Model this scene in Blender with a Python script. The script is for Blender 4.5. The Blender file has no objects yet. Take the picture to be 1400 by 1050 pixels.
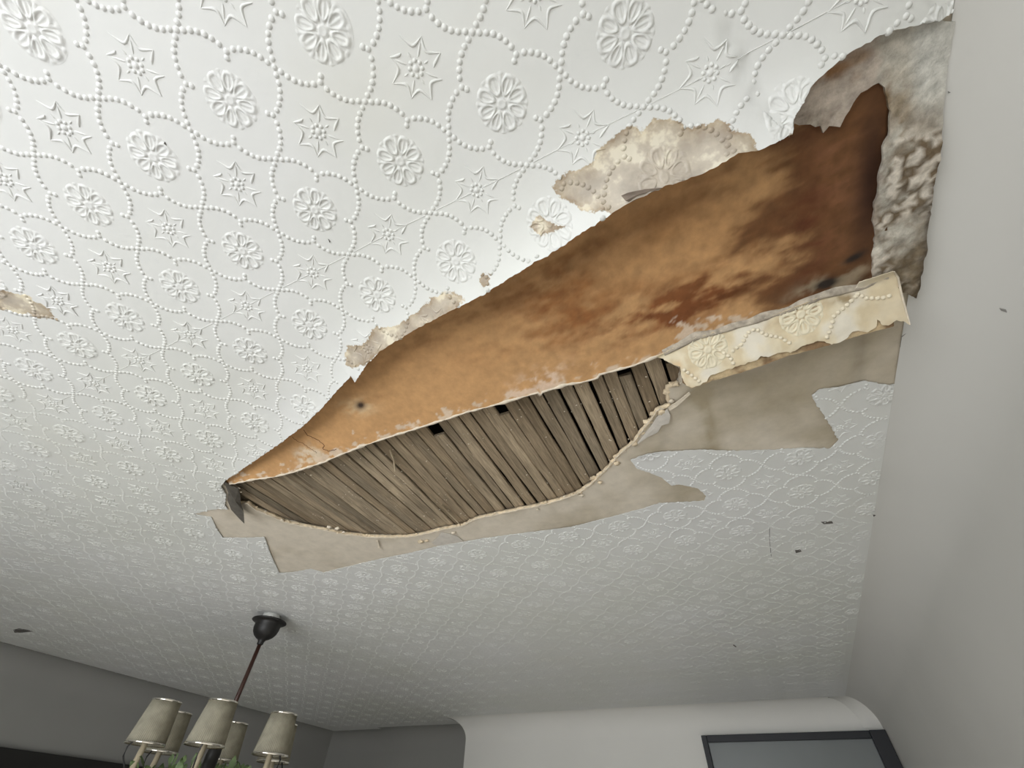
import bpy, bmesh, math, random
import numpy as np
from mathutils import Vector, Matrix, noise
from mathutils.geometry import delaunay_2d_cdt

random.seed(7)
rng = np.random.default_rng(7)
SC = bpy.context.scene
COL = SC.collection
H = 2.42                      # ceiling height; local z = 0 is the ceiling plane

# ------------------------------------------------------------------ camera
FPX = 577.5456
RM = np.array([[0.89993, 0.434372, 0.038174], [-0.296813, 0.674355, -0.676126], [-0.319432, 0.597135, 0.735794]])
CP = np.array([-0.090836, -0.083498, -0.715383])
cam_data = bpy.data.cameras.new('camera')
cam_data.sensor_width = 36.0
cam_data.lens = FPX / 1400 * 36.0
cam_data.clip_start = 0.01
cam = bpy.data.objects.new('camera', cam_data)
COL.objects.link(cam)
M = Matrix.Identity(4)
for r in range(3):
    M[r][0] = RM[0][r]; M[r][1] = -RM[1][r]; M[r][2] = -RM[2][r]
M[0][3], M[1][3], M[2][3] = CP[0], CP[1], CP[2] + H
cam.matrix_world = M
SC.camera = cam

# ------------------------------------------------------------------ light and exposure
SC.view_settings.view_transform = 'Standard'
SC.view_settings.look = 'None'
SC.view_settings.gamma = 1
SC.view_settings.use_curve_mapping = False
SC.view_settings.exposure = -0.43
w = bpy.data.worlds.new('world'); SC.world = w
w.use_nodes = True
w.node_tree.nodes['Background'].inputs[0].default_value = (0.80, 0.90, 1.0, 1)
w.node_tree.nodes['Background'].inputs[1].default_value = 1.0

def area(name, loc, rot, sx, sy, power, color):
    l = bpy.data.lights.new(name, 'AREA'); l.shape = 'RECTANGLE'; l.size = sx; l.size_y = sy
    l.energy = power; l.color = color
    o = bpy.data.objects.new(name, l); o.location = loc; o.rotation_euler = rot
    COL.objects.link(o); return o
WX0, WX1, WZ0, WZ1 = -1.95, -0.15, -1.95, -0.32      # window opening in the wall behind the camera
BACKY = -1.5
area('window_daylight', ((WX0 + WX1) / 2, BACKY - 0.25, H + (WZ0 + WZ1) / 2), (math.radians(90), 0, 0),
     WX1 - WX0, WZ1 - WZ0, 100, (0.955, 0.98, 1.0))
bounce_sun = bpy.data.lights.new('bounce_sun', 'SUN'); bounce_sun.energy = 23; bounce_sun.angle = math.radians(0.6); bounce_sun.color = (1.0, 0.985, 0.96)
so = bpy.data.objects.new('bounce_sun', bounce_sun); COL.objects.link(so)        # added sunlight through the window; its floor bounce brightens the ceiling
so.rotation_euler = Vector((0.05, math.cos(math.radians(31)), -math.sin(math.radians(31)))).to_track_quat('-Z', 'Y').to_euler()

# ------------------------------------------------------------------ helpers
def proj(P):
    v = (np.asarray(P, float) - CP) @ RM.T
    return np.stack([FPX * v[..., 0] / v[..., 2] + 700, FPX * v[..., 1] / v[..., 2] + 525], -1)
def at(px, py, z=0.0):
    v = RM.T @ np.array([(px - 700) / FPX, (py - 525) / FPX, 1.0])
    t = (z - CP[2]) / v[2]
    return (CP + t * v)[:2]
def ats(pts, z=0.0):
    return np.array([at(p[0], p[1], p[2] if len(p) > 2 else z) for p in pts])
def ss(a, b, x):
    t = np.clip((x - a) / (b - a), 0, 1); return t * t * (3 - 2 * t)
def fbm(x, y, s, o=3, seed=0.0):
    return noise.fractal(Vector((x * s + seed, y * s - seed, seed * 1.7)), 1.0, 2.0, o)

def mk(name, verts, faces, mat=None, parent=None, smooth=True, local=False, cols=None, attrs=None):
    v = np.array(verts, float).reshape(-1, 3).copy()
    if not local: v[:, 2] += H
    me = bpy.data.meshes.new(name)
    me.from_pydata(v.tolist(), [], [tuple(f) for f in faces])
    me.update()
    if smooth:
        me.polygons.foreach_set('use_smooth', [True] * len(me.polygons))
    if cols is not None:
        a = me.color_attributes.new('Col', 'FLOAT_COLOR', 'POINT')
        c = np.ones((len(v), 4)); c[:, :3] = cols
        a.data.foreach_set('color', c.ravel())
    if attrs:
        for k, val in attrs.items():
            a = me.attributes.new(k, 'FLOAT', 'POINT')
            a.data.foreach_set('value', np.asarray(val, float))
    o = bpy.data.objects.new(name, me)
    if mat is not None: me.materials.append(mat)
    COL.objects.link(o)
    if parent is not None: o.parent = parent
    return o

def boxvf(x0, x1, y0, y1, z0, z1):
    v = [(x, y, z) for z in (z0, z1) for y in (y0, y1) for x in (x0, x1)]
    f = [(0, 2, 3, 1), (4, 5, 7, 6), (0, 1, 5, 4), (2, 6, 7, 3), (0, 4, 6, 2), (1, 3, 7, 5)]
    return v, f
class MB:
    def __init__(s): s.v = []; s.f = []
    def add(s, v, f):
        n = len(s.v); s.v += [tuple(p) for p in v]; s.f += [tuple(i + n for i in q) for q in f]
    def box(s, *a): s.add(*boxvf(*a)); return s
    def build(s, name, mat, parent=None, smooth=False, local=False, **k):
        return mk(name, s.v, s.f, mat, parent, smooth, local, **k)
def bevel(o, wdt=0.004, seg=2):
    m = o.modifiers.new('bevel', 'BEVEL'); m.width = wdt; m.segments = seg; m.limit_method = 'ANGLE'
    return o
def lathe(prof, n=28):
    v = []; f = []
    for (r, z) in prof:
        for k in range(n):
            a = 2 * math.pi * k / n; v.append((r * math.cos(a), r * math.sin(a), z))
    for i in range(len(prof) - 1):
        for k in range(n):
            k2 = (k + 1) % n
            f.append((i * n + k, i * n + k2, (i + 1) * n + k2, (i + 1) * n + k))
    return v, f
def tube(pts, rad, n=8):
    pts = [Vector(p) for p in pts]; v = []; f = []
    for i, p in enumerate(pts):
        t = (pts[min(i + 1, len(pts) - 1)] - pts[max(i - 1, 0)]).normalized()
        a = t.cross(Vector((0, 0, 1)))
        if a.length < 1e-3: a = t.cross(Vector((1, 0, 0)))
        a.normalize(); b = t.cross(a)
        r = rad[i] if isinstance(rad, (list, tuple)) else rad
        for k in range(n):
            th = 2 * math.pi * k / n; v.append(tuple(p + a * r * math.cos(th) + b * r * math.sin(th)))
    for i in range(len(pts) - 1):
        for k in range(n):
            k2 = (k + 1) % n; f.append((i * n + k, i * n + k2, (i + 1) * n + k2, (i + 1) * n + k))
    f.append(tuple(range(n))); f.append(tuple(range((len(pts) - 1) * n, len(pts) * n))[::-1])
    return v, f

def inpoly(P, poly):
    P = np.asarray(P, float); x, y = P[:, 0], P[:, 1]; c = np.zeros(len(P), bool)
    q = np.asarray(poly); n = len(q); j = n - 1
    for i in range(n):
        xi, yi = q[i]; xj, yj = q[j]
        if yi != yj:
            c ^= ((yi > y) != (yj > y)) & (x < (xj - xi) * (y - yi) / (yj - yi) + xi)
        j = i
    return c
def segdist(P, line, closed=False):
    """distance of points to a polyline, and the position (index+fraction) of the nearest point"""
    P = np.asarray(P, float); L = np.asarray(line, float)
    if closed: L = np.vstack([L, L[:1]])
    best = np.full(len(P), 1e9); pos = np.zeros(len(P))
    for i in range(len(L) - 1):
        a, b = L[i], L[i + 1]; d = b - a; l2 = d @ d
        if l2 < 1e-14: continue
        t = np.clip(((P - a) @ d) / l2, 0, 1)
        dd = np.hypot(*(P - a - t[:, None] * d).T)
        m = dd < best; best[m] = dd[m]; pos[m] = i + t[m]
    return best, pos
def rough(pts, step=0.006, amp=0.0015, seed=0, closed=True):
    """torn edge: subdivide a polyline and jog its points"""
    pts = [np.asarray(p, float) for p in pts]; out = []; s = 0.0
    n = len(pts)
    for i in range(n if closed else n - 1):
        a, b = pts[i], pts[(i + 1) % n]; d = b - a; L = np.hypot(*d[:2]); k = max(1, int(L / step))
        nrm = np.array([-d[1], d[0]]) / (L + 1e-9)
        for q in range(k):
            t = q / k; p = a + d * t; ss_ = s + L * t
            j = amp * (noise.noise(Vector((ss_ / step * 0.45, seed, 0))) * 1.5 + noise.noise(Vector((ss_ / step * 1.3, seed, 5))))
            p = p.copy(); p[:2] = p[:2] + nrm * j
            out.append(p)
        s += L
    if not closed: out.append(pts[-1])
    return np.array(out)

def cdt(outer, holes, pts):
    V = [Vector(p) for p in outer]; E = []
    def loop(n0, n): E.extend([(n0 + i, n0 + (i + 1) % n) for i in range(n)])
    loop(0, len(outer))
    for h in holes:
        n0 = len(V); V += [Vector(p) for p in h]; loop(n0, len(h))
    V += [Vector(p) for p in pts]
    r = delaunay_2d_cdt(V, E, [], 0, 1e-6)
    v = np.array([tuple(p) for p in r[0]]); f = np.array([tuple(t) for t in r[2]])
    c = v[f].mean(1)
    k = inpoly(c, outer)
    for h in holes: k &= ~inpoly(c, h)
    f = f[k]
    used = np.unique(f); mp = np.full(len(v), -1); mp[used] = np.arange(len(used))
    v = v[used]; f = mp[f]
    a = (v[f[:, 1]] - v[f[:, 0]]); b = (v[f[:, 2]] - v[f[:, 0]])
    flip = (a[:, 0] * b[:, 1] - a[:, 1] * b[:, 0]) > 0
    f[flip] = f[flip][:, ::-1]           # normals point down
    return v, f
def grid(x0, x1, y0, y1, st, jit=0.2):
    xs = np.arange(x0 + st / 2, x1, st); ys = np.arange(y0 + st / 2, y1, st)
    g = np.stack(np.meshgrid(xs, ys), -1).reshape(-1, 2)
    return g + (rng.random(g.shape) - .5) * st * jit
def solid(v2, f, z, th):
    """sheet seen from below: bottom at z, top th above, with rim walls"""
    n = len(v2); z = np.asarray(z)
    F = [tuple(t) for t in f] + [tuple(t[::-1] + n) for t in f]
    cnt = {}
    for t in f:
        for a, b in ((t[0], t[1]), (t[1], t[2]), (t[2], t[0])):
            cnt[(a, b)] = 1
    rimv = {}; lo_, hi_ = [], []
    edges = [(a, b) for (a, b) in cnt if (b, a) not in cnt]
    for e in edges:
        for a in e:
            if a not in rimv: rimv[a] = len(rimv)
    ids = np.array(list(rimv)); m = len(ids)
    for a, b in edges:
        i, j = rimv[a], rimv[b]; F.append((2 * n + j, 2 * n + i, 2 * n + m + i, 2 * n + m + j))
    V = np.vstack([np.c_[v2, z], np.c_[v2, z + th], np.c_[v2[ids], z[ids]], np.c_[v2[ids], z[ids] + th]])
    src = np.concatenate([np.arange(n), np.arange(n), ids, ids])
    return V, F, src

def dense(line, step):
    return rough(line, step, 0.0, 0, closed=False)

# ------------------------------------------------------------------ materials
def newmat(name):
    m = bpy.data.materials.new(name); m.use_nodes = True
    nt = m.node_tree; b = nt.nodes['Principled BSDF']
    return m, nt, b
def N(nt, t, **k):
    n = nt.nodes.new(t)
    for a, v in k.items(): setattr(n, a, v)
    return n
def tex(nt, scale, detail=4, rough_=0.55, sc=(1, 1, 1), rot=0):
    g = N(nt, 'ShaderNodeNewGeometry'); mp = N(nt, 'ShaderNodeMapping'); t = N(nt, 'ShaderNodeTexNoise')
    mp.inputs['Scale'].default_value = sc; mp.inputs['Rotation'].default_value = (0, 0, rot)
    nt.links.new(g.outputs['Position'], mp.inputs['Vector']); nt.links.new(mp.outputs[0], t.inputs['Vector'])
    t.inputs['Scale'].default_value = scale; t.inputs['Detail'].default_value = detail; t.inputs['Roughness'].default_value = rough_
    return t.outputs['Fac']
def ramp(nt, src, stops):
    r = N(nt, 'ShaderNodeValToRGB'); el = r.color_ramp.elements
    while len(el) < len(stops): el.new(0.5)
    for e, (p, c) in zip(el, stops):
        e.position = p; e.color = (c if len(c) == 4 else (*c, 1))
    nt.links.new(src, r.inputs[0]); return r.outputs[0]
def mix(nt, fac, a, b, mode='MIX'):
    m = N(nt, 'ShaderNodeMix', data_type='RGBA', blend_type=mode)
    for s, v in ((m.inputs[0], fac), (m.inputs[6], a), (m.inputs[7], b)):
        if isinstance(v, (int, float)): s.default_value = v
        elif isinstance(v, tuple): s.default_value = v if len(v) == 4 else (*v, 1)
        else: nt.links.new(v, s)
    return m.outputs[2]
def mathn(nt, op, a, b=0.0):
    m = N(nt, 'ShaderNodeMath', operation=op)
    for s, v in ((m.inputs[0], a), (m.inputs[1], b)):
        if isinstance(v, (int, float)): s.default_value = v
        else: nt.links.new(v, s)
    return m.outputs[0]
def bump(nt, b, src, strength=0.3, dist=0.002):
    n = N(nt, 'ShaderNodeBump'); n.inputs['Strength'].default_value = strength; n.inputs['Distance'].default_value = dist
    nt.links.new(src, n.inputs['Height']); nt.links.new(n.outputs[0], b.inputs['Normal'])
def simple(name, col, r=0.6, metal=0.0, spec=0.5, var=0.0, vs=20, bmp=0):
    m, nt, b = newmat(name)
    b.inputs['Roughness'].default_value = r; b.inputs['Metallic'].default_value = metal
    b.inputs['Specular IOR Level'].default_value = spec
    if var:
        t = tex(nt, vs)
        c = ramp(nt, t, [(0.3, tuple(x * (1 - var) for x in col)), (0.7, tuple(min(1, x * (1 + var)) for x in col))])
        nt.links.new(c, b.inputs['Base Color'])
        if bmp: bump(nt, b, t, bmp)
    else: b.inputs['Base Color'].default_value = (*col, 1)
    return m

PAPER = (0.69, 0.69, 0.67)
def paper_mat(name, base, warm=False):
    m, nt, b = newmat(name)
    b.inputs['Roughness'].default_value = 0.5; b.inputs['Specular IOR Level'].default_value = 0.35
    n1 = tex(nt, 1.3, 3); n2 = tex(nt, 3.1, 4, .6)
    c = ramp(nt, n1, [(0.36, tuple(x * y for x, y in zip(base, (0.95, 0.955, 0.92)))), (0.6, base)])
    c = mix(nt, ramp(nt, n2, [(0.56, (0, 0, 0)), (0.72, (0.30, 0.30, 0.30))]), c, tuple(x * y for x, y in zip(base, (0.93, 0.915, 0.84))))
    a = N(nt, 'ShaderNodeAttribute', attribute_name='stain')
    nz = tex(nt, 55, 4, .65)
    s = mathn(nt, 'ADD', a.outputs['Fac'], mathn(nt, 'MULTIPLY', mathn(nt, 'SUBTRACT', nz, 0.5), 0.55))
    edge = ramp(nt, s, [(0.46, (0, 0, 0)), (0.50, (1, 1, 1)), (0.60, (0.85, 0.85, 0.85)), (0.80, (0.75, 0.75, 0.75)), (1.0, (0.7, 0.7, 0.7))])
    nz2 = tex(nt, 22, 4, .6)
    sc = ramp(nt, nz2, [(0.40, (0.31, 0.235, 0.155)), (0.53, (0.44, 0.355, 0.245)), (0.60, (0.68, 0.60, 0.44))])
    c = mix(nt, edge, c, sc)
    nt.links.new(c, b.inputs['Base Color'])
    bump(nt, b, tex(nt, 160, 3), 0.12, 0.001)
    return m
M_paper = paper_mat('embossed_white_wallpaper', PAPER)

def col_mat(name, r=0.7, grain=None, gs=60, amt=0.25, bmp=0.4, bd=0.002, spec=0.3):
    """colour from the vertex attribute, broken up by noise"""
    m, nt, b = newmat(name)
    a = N(nt, 'ShaderNodeAttribute', attribute_name='Col')
    t = tex(nt, gs, 5, .65, grain or (1, 1, 1))
    f = ramp(nt, t, [(0.3, (1 - amt,) * 3), (0.7, (1 + amt * .6,) * 3)])
    nt.links.new(mix(nt, 1.0, a.outputs['Color'], f, 'MULTIPLY'), b.inputs['Base Color'])
    b.inputs['Roughness'].default_value = r; b.inputs['Specular IOR Level'].default_value = spec
    bump(nt, b, t, bmp, bd)
    return m
M_tan = col_mat('stained_tan_board', 0.75, None, 45, 0.16, 0.15, 0.001)
M_lath = col_mat('old_lath_wood', 0.9, (1, 0.06, 1), 260, 0.42, 0.7, 0.002, 0.15)
M_rough = col_mat('rough_dirty_plaster', 0.95, None, 70, 0.35, 0.7, 0.004, 0.15)
M_bare = col_mat('bare_stained_plaster', 0.85, None, 30, 0.10, 0.2, 0.001, 0.2)
M_crumb = simple('cream_plaster_crumb', (0.68, 0.56, 0.39), 0.9, var=0.25, vs=60, bmp=0.6)
M_white_crumb = simple('white_plaster_crumb', (0.66, 0.58, 0.46), 0.9, var=0.15, vs=80, bmp=0.6)
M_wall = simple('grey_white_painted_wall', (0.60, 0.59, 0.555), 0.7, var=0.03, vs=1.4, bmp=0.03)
M_wall_lit = simple('painted_wall_lit', (0.76, 0.745, 0.70), 0.6, var=0.03, vs=1.4, bmp=0.03)  # wall paint lightened for the light caught by the far cove
M_wall_shaded = simple('painted_wall_shaded', (0.30, 0.295, 0.275), 0.7, var=0.05, vs=1.4, bmp=0.03)  # wall paint darkened for the dim far-left corner
M_floor = simple('pale_oak_floor', (0.38, 0.365, 0.345), 0.95, var=0.2, vs=40, bmp=0.3)
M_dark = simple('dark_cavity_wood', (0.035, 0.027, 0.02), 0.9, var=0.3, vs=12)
M_black = simple('black_metal', (0.010, 0.009, 0.008), 0.5)
M_rod = simple('dark_red_brown_rod', (0.045, 0.016, 0.010), 0.4)
M_frame = simple('charcoal_window_frame', (0.012, 0.013, 0.017), 0.5)
M_pane = simple('grey_frosted_pane', (0.22, 0.235, 0.235), 0.25, var=0.06, vs=2)
M_white = simple('white_gloss', (0.8, 0.79, 0.75), 0.35)
M_candle = simple('cream_candle_tube', (0.50, 0.43, 0.30), 0.5, var=0.15, vs=40)
M_rim = simple('shiny_shade_rim', (0.85, 0.82, 0.74), 0.12, metal=1.0)
M_leaf = simple('green_leaf', (0.10, 0.15, 0.055), 0.6, var=0.4, vs=40)

def shade_mat():
    m, nt, b = newmat('pleated_cream_fabric')
    tc = N(nt, 'ShaderNodeTexCoord')
    sp = N(nt, 'ShaderNodeSeparateXYZ'); nt.links.new(tc.outputs['Object'], sp.inputs[0])
    an = mathn(nt, 'ARCTAN2', sp.outputs[1], sp.outputs[0])
    wv = mathn(nt, 'SINE', mathn(nt, 'MULTIPLY', an, 60.0))
    c = ramp(nt, wv, [(0.0, (0.36, 0.33, 0.245)), (1.0, (0.50, 0.47, 0.37))])
    n = tex(nt, 35, 3); c = mix(nt, 1.0, c, ramp(nt, n, [(.3, (.82, .82, .82)), (.7, (1.1, 1.1, 1.1))]), 'MULTIPLY')
    nt.links.new(c, b.inputs['Base Color']); b.inputs['Roughness'].default_value = 0.8
    out = nt.nodes['Material Output']; tr = N(nt, 'ShaderNodeBsdfTranslucent'); mx = N(nt, 'ShaderNodeMixShader')
    nt.links.new(c, tr.inputs[0]); mx.inputs[0].default_value = 0.3
    nt.links.new(b.outputs[0], mx.inputs[1]); nt.links.new(tr.outputs[0], mx.inputs[2]); nt.links.new(mx.outputs[0], out.inputs[0])
    return m
M_shade = shade_mat()

# ------------------------------------------------------------------ room shell
XR, YF = 0.369, 3.775
RC = 0.14
path = [(XR, BACKY), (XR, YF), (-2.62, YF), (-2.62, 4.06), (-3.58, 4.06), (-3.58, 4.13), (-4.2, 4.13), (-4.2, BACKY)]
names = ['wall_right', 'wall_far', 'wall_far', 'wall_far', 'wall_far', 'wall_far', 'wall_left']
prof = [(RC * math.sin(a), -RC * (1 - math.cos(a))) for a in np.linspace(0, math.pi / 2, 14)] + [(RC, -z) for z in (0.3, 0.6, 1.2, 1.8, H)]
def offset_path(o):
    out = []
    P = np.array(path, float); n = len(P)
    nr = []
    for i in range(n - 1):
        d = P[i + 1] - P[i]; d /= np.hypot(*d); nr.append(np.array([d[1], -d[0]]))   # outward (room on the left side)
    for i in range(n):
        if i == 0: q = P[0] + nr[0] * o
        elif i == n - 1: q = P[-1] + nr[-1] * o
        else:
            a, b = nr[i - 1], nr[i]; q = P[i] + (a + b) * o / (1 + a @ b)
        out.append(q)
    return np.array(out)
OP = [offset_path(o) for o, z in prof]
groups = {'wall_right': [0], 'wall_far': [1, 2, 3, 4, 5], 'wall_left': [6]}
wall_objs = {}
for gname, segs in groups.items():
    mb = MB()
    for s in segs:
        n = 40 if s in (0, 1, 6) else 6
        v = []
        for j, (o, z) in enumerate(prof):
            a, b = OP[j][s], OP[j][s + 1]
            for k in range(n + 1):
                q = a + (b - a) * k / n; v.append((q[0], q[1], z))
        f = []
        for j in range(len(prof) - 1):
            for k in range(n):
                f.append((j * (n + 1) + k, j * (n + 1) + k + 1, (j + 1) * (n + 1) + k + 1, (j + 1) * (n + 1) + k))
        mb.add(v, f)
        if gname == 'wall_far' and s == 1:
            q_ = mb.build('wall_far_right', M_wall_lit, smooth=True); q_['kind'] = 'structure'; mb = MB()
    w_ = mb.build(gname, M_wall_shaded if gname != 'wall_right' else M_wall, smooth=True); w_['kind'] = 'structure'; wall_objs[gname] = w_
# wall behind the camera, with the window opening
mb = MB()
x0, x1 = -4.2 - RC, XR + RC
mb.box(x0, WX0, BACKY - .2, BACKY, -H, 0.05); mb.box(WX1, x1, BACKY - .2, BACKY, -H, 0.05)
mb.box(WX0, WX1, BACKY - .2, BACKY, -H, WZ0); mb.box(WX0, WX1, BACKY - .2, BACKY, WZ1, 0.05)
bw = mb.build('wall_back', M_wall); bw['kind'] = 'structure'
mb = MB()
for a, b in ((WX0, WX0 + .06), (WX1 - .06, WX1), ((WX0 + WX1) / 2 - .03, (WX0 + WX1) / 2 + .03)):
    mb.box(a, b, BACKY - .12, BACKY - .05, WZ0, WZ1)
for a, b in ((WZ0, WZ0 + .06), (WZ1 - .06, WZ1)):
    mb.box(WX0, WX1, BACKY - .125, BACKY - .045, a, b)
wn = mb.build('window_1', M_white); wn['kind'] = 'structure'
o = MB().box(x0, x1, BACKY - .2, 4.3, -H - .1, -H).build('floor', M_floor); o['kind'] = 'structure'

# ------------------------------------------------------------------ the sagging torn edge
SAG_PX = [(1303, -8, .002), (1305, 6, .003), (1302, 17, .005), (1285, 29, .008), (1250, 35, .012), (1220, 42, .015), (1196, 52, .018), (1170, 67, .022), (1150, 80, .026),
          (1125, 102, .03), (1108, 120, .034), (1099, 140, .04), (1086, 160, .045), (1084, 184, .052), (1060, 196, .06), (1040, 205, .062),
          (1010, 210, .065), (993, 221, .066), (960, 238, .068), (905, 257, .07), (860, 277, .072), (800, 316, .07), (745, 353, .066),
          (738, 355, .066), (700, 378, .06), (660, 403, .056), (600, 433, .052), (560, 455, .048), (520, 480, .044), (500, 500, .042),
          (485, 523, .042), (480, 514, .04), (460, 535, .036), (440, 558, .033), (415, 582, .028), (380, 608, .022), (345, 632, .017),
          (308, 657, .012)]
sag_xy = np.array([[*at(p[0], p[1], -p[2]), p[2]] for p in SAG_PX])
sag_line = rough(sag_xy, 0.005, 0.0018, 3, closed=False)           # x, y, drop
def drop(P):
    d, pos = segdist(P, sag_line[:, :2])
    dr = np.interp(pos, np.arange(len(sag_line)), sag_line[:, 2])
    return d, dr
def zpaper(P):
    P = np.asarray(P, float)
    z = np.zeros(len(P)); box = (P[:, 0] > -2.3) & (P[:, 1] < 1.6)
    if box.any():
        d, dr = drop(P[box]); z[box] = -dr * (0.85 * np.exp(-(d / 0.058)) + 0.15 * np.exp(-d / 0.3))
    for i, (x, y) in enumerate(P):
        z[i] += 0.0026 * noise.noise(Vector((x * 5, y * 5, 0.3))) + 0.0006 * noise.noise(Vector((x * 19, y * 19, 7)))
    return z
LOWER_PX = [(304, 663), (310, 675), (308, 690), (312, 696), (300, 695), (288, 697), (265, 703), (289, 707), (296, 722), (305, 735), (340, 735), (362, 734),
            (366, 745), (370, 757), (377, 772), (382, 783), (400, 782), (425, 778), (436, 781), (442, 783), (480, 774), (520, 764), (560, 756),
            (600, 746), (660, 736), (720, 728), (780, 720), (847, 704), (880, 695), (901, 688), (945, 686), (963, 685), (965, 678), (955, 668), (938, 664), (928, 662),
            (918, 664), (905, 653), (891, 647), (870, 640), (862, 628), (885, 620), (905, 617), (960, 614), (1000, 616), (1060, 615), (1100, 612), (1135, 613),
            (1146, 602), (1140, 590), (1128, 570), (1115, 552), (1110, 541), (1120, 532), (1150, 528), (1180, 520), (1216, 526)]
low_line = rough(ats(LOWER_PX), 0.005, 0.0020, 11, closed=False)
paper_hole = np.vstack([sag_line[:, :2], low_line, [[0.50, 0.84], [0.50, 0.05]]])
P_OUT = np.array([(-4.195, BACKY), (XR, BACKY), (XR, YF), (-2.62, YF), (-2.62, 4.06), (-3.58, 4.06), (-3.58, 4.13), (-4.195, 4.13)])

# wallpaper grid, finer where it curls
g1 = grid(-4.19, XR, BACKY, 4.12, 0.045)
g1 = g1[inpoly(g1, P_OUT)]
g2 = grid(-1.9, XR, -0.35, 0.62, 0.011)
d2, _ = drop(g2); g2 = g2[d2 < 0.30]
d1, _ = drop(g1); g1 = g1[(d1 > 0.30)]
gp = np.vstack([g1, g2]); gp = gp[~inpoly(gp, paper_hole)]
v2, f2 = cdt(P_OUT, [paper_hole], gp)
STAINS = [
    [(762, 262), (757, 250), (776, 236), (800, 230), (812, 215), (826, 197), (848, 180), (868, 164), (877, 180), (893, 166), (908, 161), (935, 163), (931, 178),
     (960, 168), (990, 162), (996, 178), (1015, 180), (1021, 192), (1000, 213), (960, 240), (905, 260), (850, 285), (820, 275), (790, 275)],
    [(724, 306), (738, 292), (757, 300), (770, 299), (752, 308), (735, 313)],
    [(472, 487), (476, 470), (495, 472), (505, 462), (512, 448), (540, 442), (562, 428), (582, 412), (602, 398), (632, 391), (638, 398), (600, 428), (560, 452), (520, 474), (498, 492), (480, 500)],
    [(655, 372), (662, 365), (673, 366), (668, 378), (660, 380)],
    [(-20, 394), (10, 397), (35, 402), (55, 415), (75, 430), (86, 442), (70, 437), (40, 430), (10, 422), (-20, 420)],
    [(1060, 183), (1066, 176), (1076, 180), (1070, 190)],
]
STAIN_XY = [ats(s, -0.02) for s in STAINS]; STAIN_XY[4] = ats(STAINS[4])
def stain(P):
    P = np.asarray(P, float); r = np.zeros(len(P))
    for i, s in enumerate(STAIN_XY):
        lo, hi = s.min(0) - .03, s.max(0) + .03
        m = (P > lo).all(1) & (P < hi).all(1)
        if not m.any(): continue
        d, _ = segdist(P[m], s, True); sd = np.where(inpoly(P[m], s), d, -d)
        wdt = 0.05 if i in (0, 2) else 0.04
        r[m] = np.maximum(r[m], np.clip(0.5 + sd / wdt, 0, 1))
    return r
z2 = zpaper(v2)
ceil_root_v, ceil_root_f = None, None

# ------------------------------------------------------------------ plaster ceiling (the structure) with the hole
RIM_PX = [(306, 664), (318, 676), (326, 690), (338, 689), (348, 697), (360, 702), (379, 710), (387, 714), (412, 720), (440, 725), (468, 731), (501, 735), (533, 736),
          (560, 735), (577, 732), (605, 725), (633, 720), (650, 711), (663, 708), (682, 704), (700, 700), (730, 694), (762, 686), (790, 676), (808, 664), (820, 652), (836, 637), (849, 621),
          (866, 607), (881, 588), (890, 577), (899, 563), (916, 556), (914, 545), (913, 531), (921, 528), (928, 524), (931, 505), (912, 495), (897, 487)]
rim = rough(ats(RIM_PX), 0.007, 0.0022, 21, closed=False)
up_px = [(1040, 430), (1150, 370), (1212, 300), (1222, 150), (1215, 80)]
up = ats(up_px)
back = np.array([[x, y - 0.045] for x, y, d in sag_line[::-1] if -1.36 < x < 0.27])[::6]
back = back[np.argsort(-back[:, 0])]; back[:, 1] = np.convolve(np.pad(back[:, 1], 3, 'edge'), np.ones(7) / 7, 'valid') - .012
hole = np.vstack([rim, up, back])
PL_OUT = np.array([(-4.21, BACKY), (XR + .005, BACKY), (XR + .005, YF + .01), (-2.60, YF + .01), (-2.60, 4.07), (-3.56, 4.07), (-3.56, 4.14), (-4.21, 4.14)])
gb = grid(-4.2, XR, BACKY, 4.1, 0.12); gb = gb[inpoly(gb, PL_OUT)]
gb2 = grid(-1.9, XR, 0.45, 1.25, 0.013)
gb = gb[~((gb[:, 0] > -1.9) & (gb[:, 1] > .45) & (gb[:, 1] < 1.25))]
gg = np.vstack([gb, gb2]); gg = gg[~inpoly(gg, hole)]
vb, fb = cdt(PL_OUT, [hole], gg)
zb = np.full(len(vb), 0.0025)
for i, (x, y) in enumerate(vb): zb[i] += 0.001 * noise.noise(Vector((x * 9, y * 9, 2)))
colb = np.zeros((len(vb), 3))
PX = proj(np.c_[vb, zb])
for i, (x, y) in enumerate(vb):
    a = fbm(x, y, 5, 4, 3.0); b_ = fbm(x, y, 14, 4, 9.0)
    base = np.array([0.64, 0.575, 0.475])
    brown = np.array([0.38, 0.32, 0.22])
    t = ss(-1.0, 0.3, x) * 0.45 + 0.55 * a + 0.25 * b_
    # damper and browner round the peeled end by the wall
    t += 0.45 * math.exp(-((x - 0.17) / 0.13) ** 2 - ((y - 0.74) / 0.12) ** 2) + 0.35 * math.exp(-((x - 0.0) / 0.1) ** 2 - ((y - 1.02) / 0.06) ** 2)
    t += 0.55 * math.exp(-((x + 0.015 + .01 * b_) / 0.016) ** 2) * (.5 + b_ + .5) * (y < 1.0)
    c = base + (brown - base) * np.clip(t, 0, 1)
    c = c * (1 - 0.18 * math.exp(-((x - 0.30) / 0.012) ** 2)) * (1 - 0.10 * math.exp(-((x + 0.13 + .03 * a) / 0.008) ** 2))
    colb[i] = c
V, F, SR = solid(vb, fb, zb, 0.011)
ceiling = mk('ceiling', V, F, M_bare, cols=colb[SR])
ceiling['kind'] = 'structure'
V, F, SR = solid(v2, f2, z2, 0.0012)
st = stain(v2)
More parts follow.
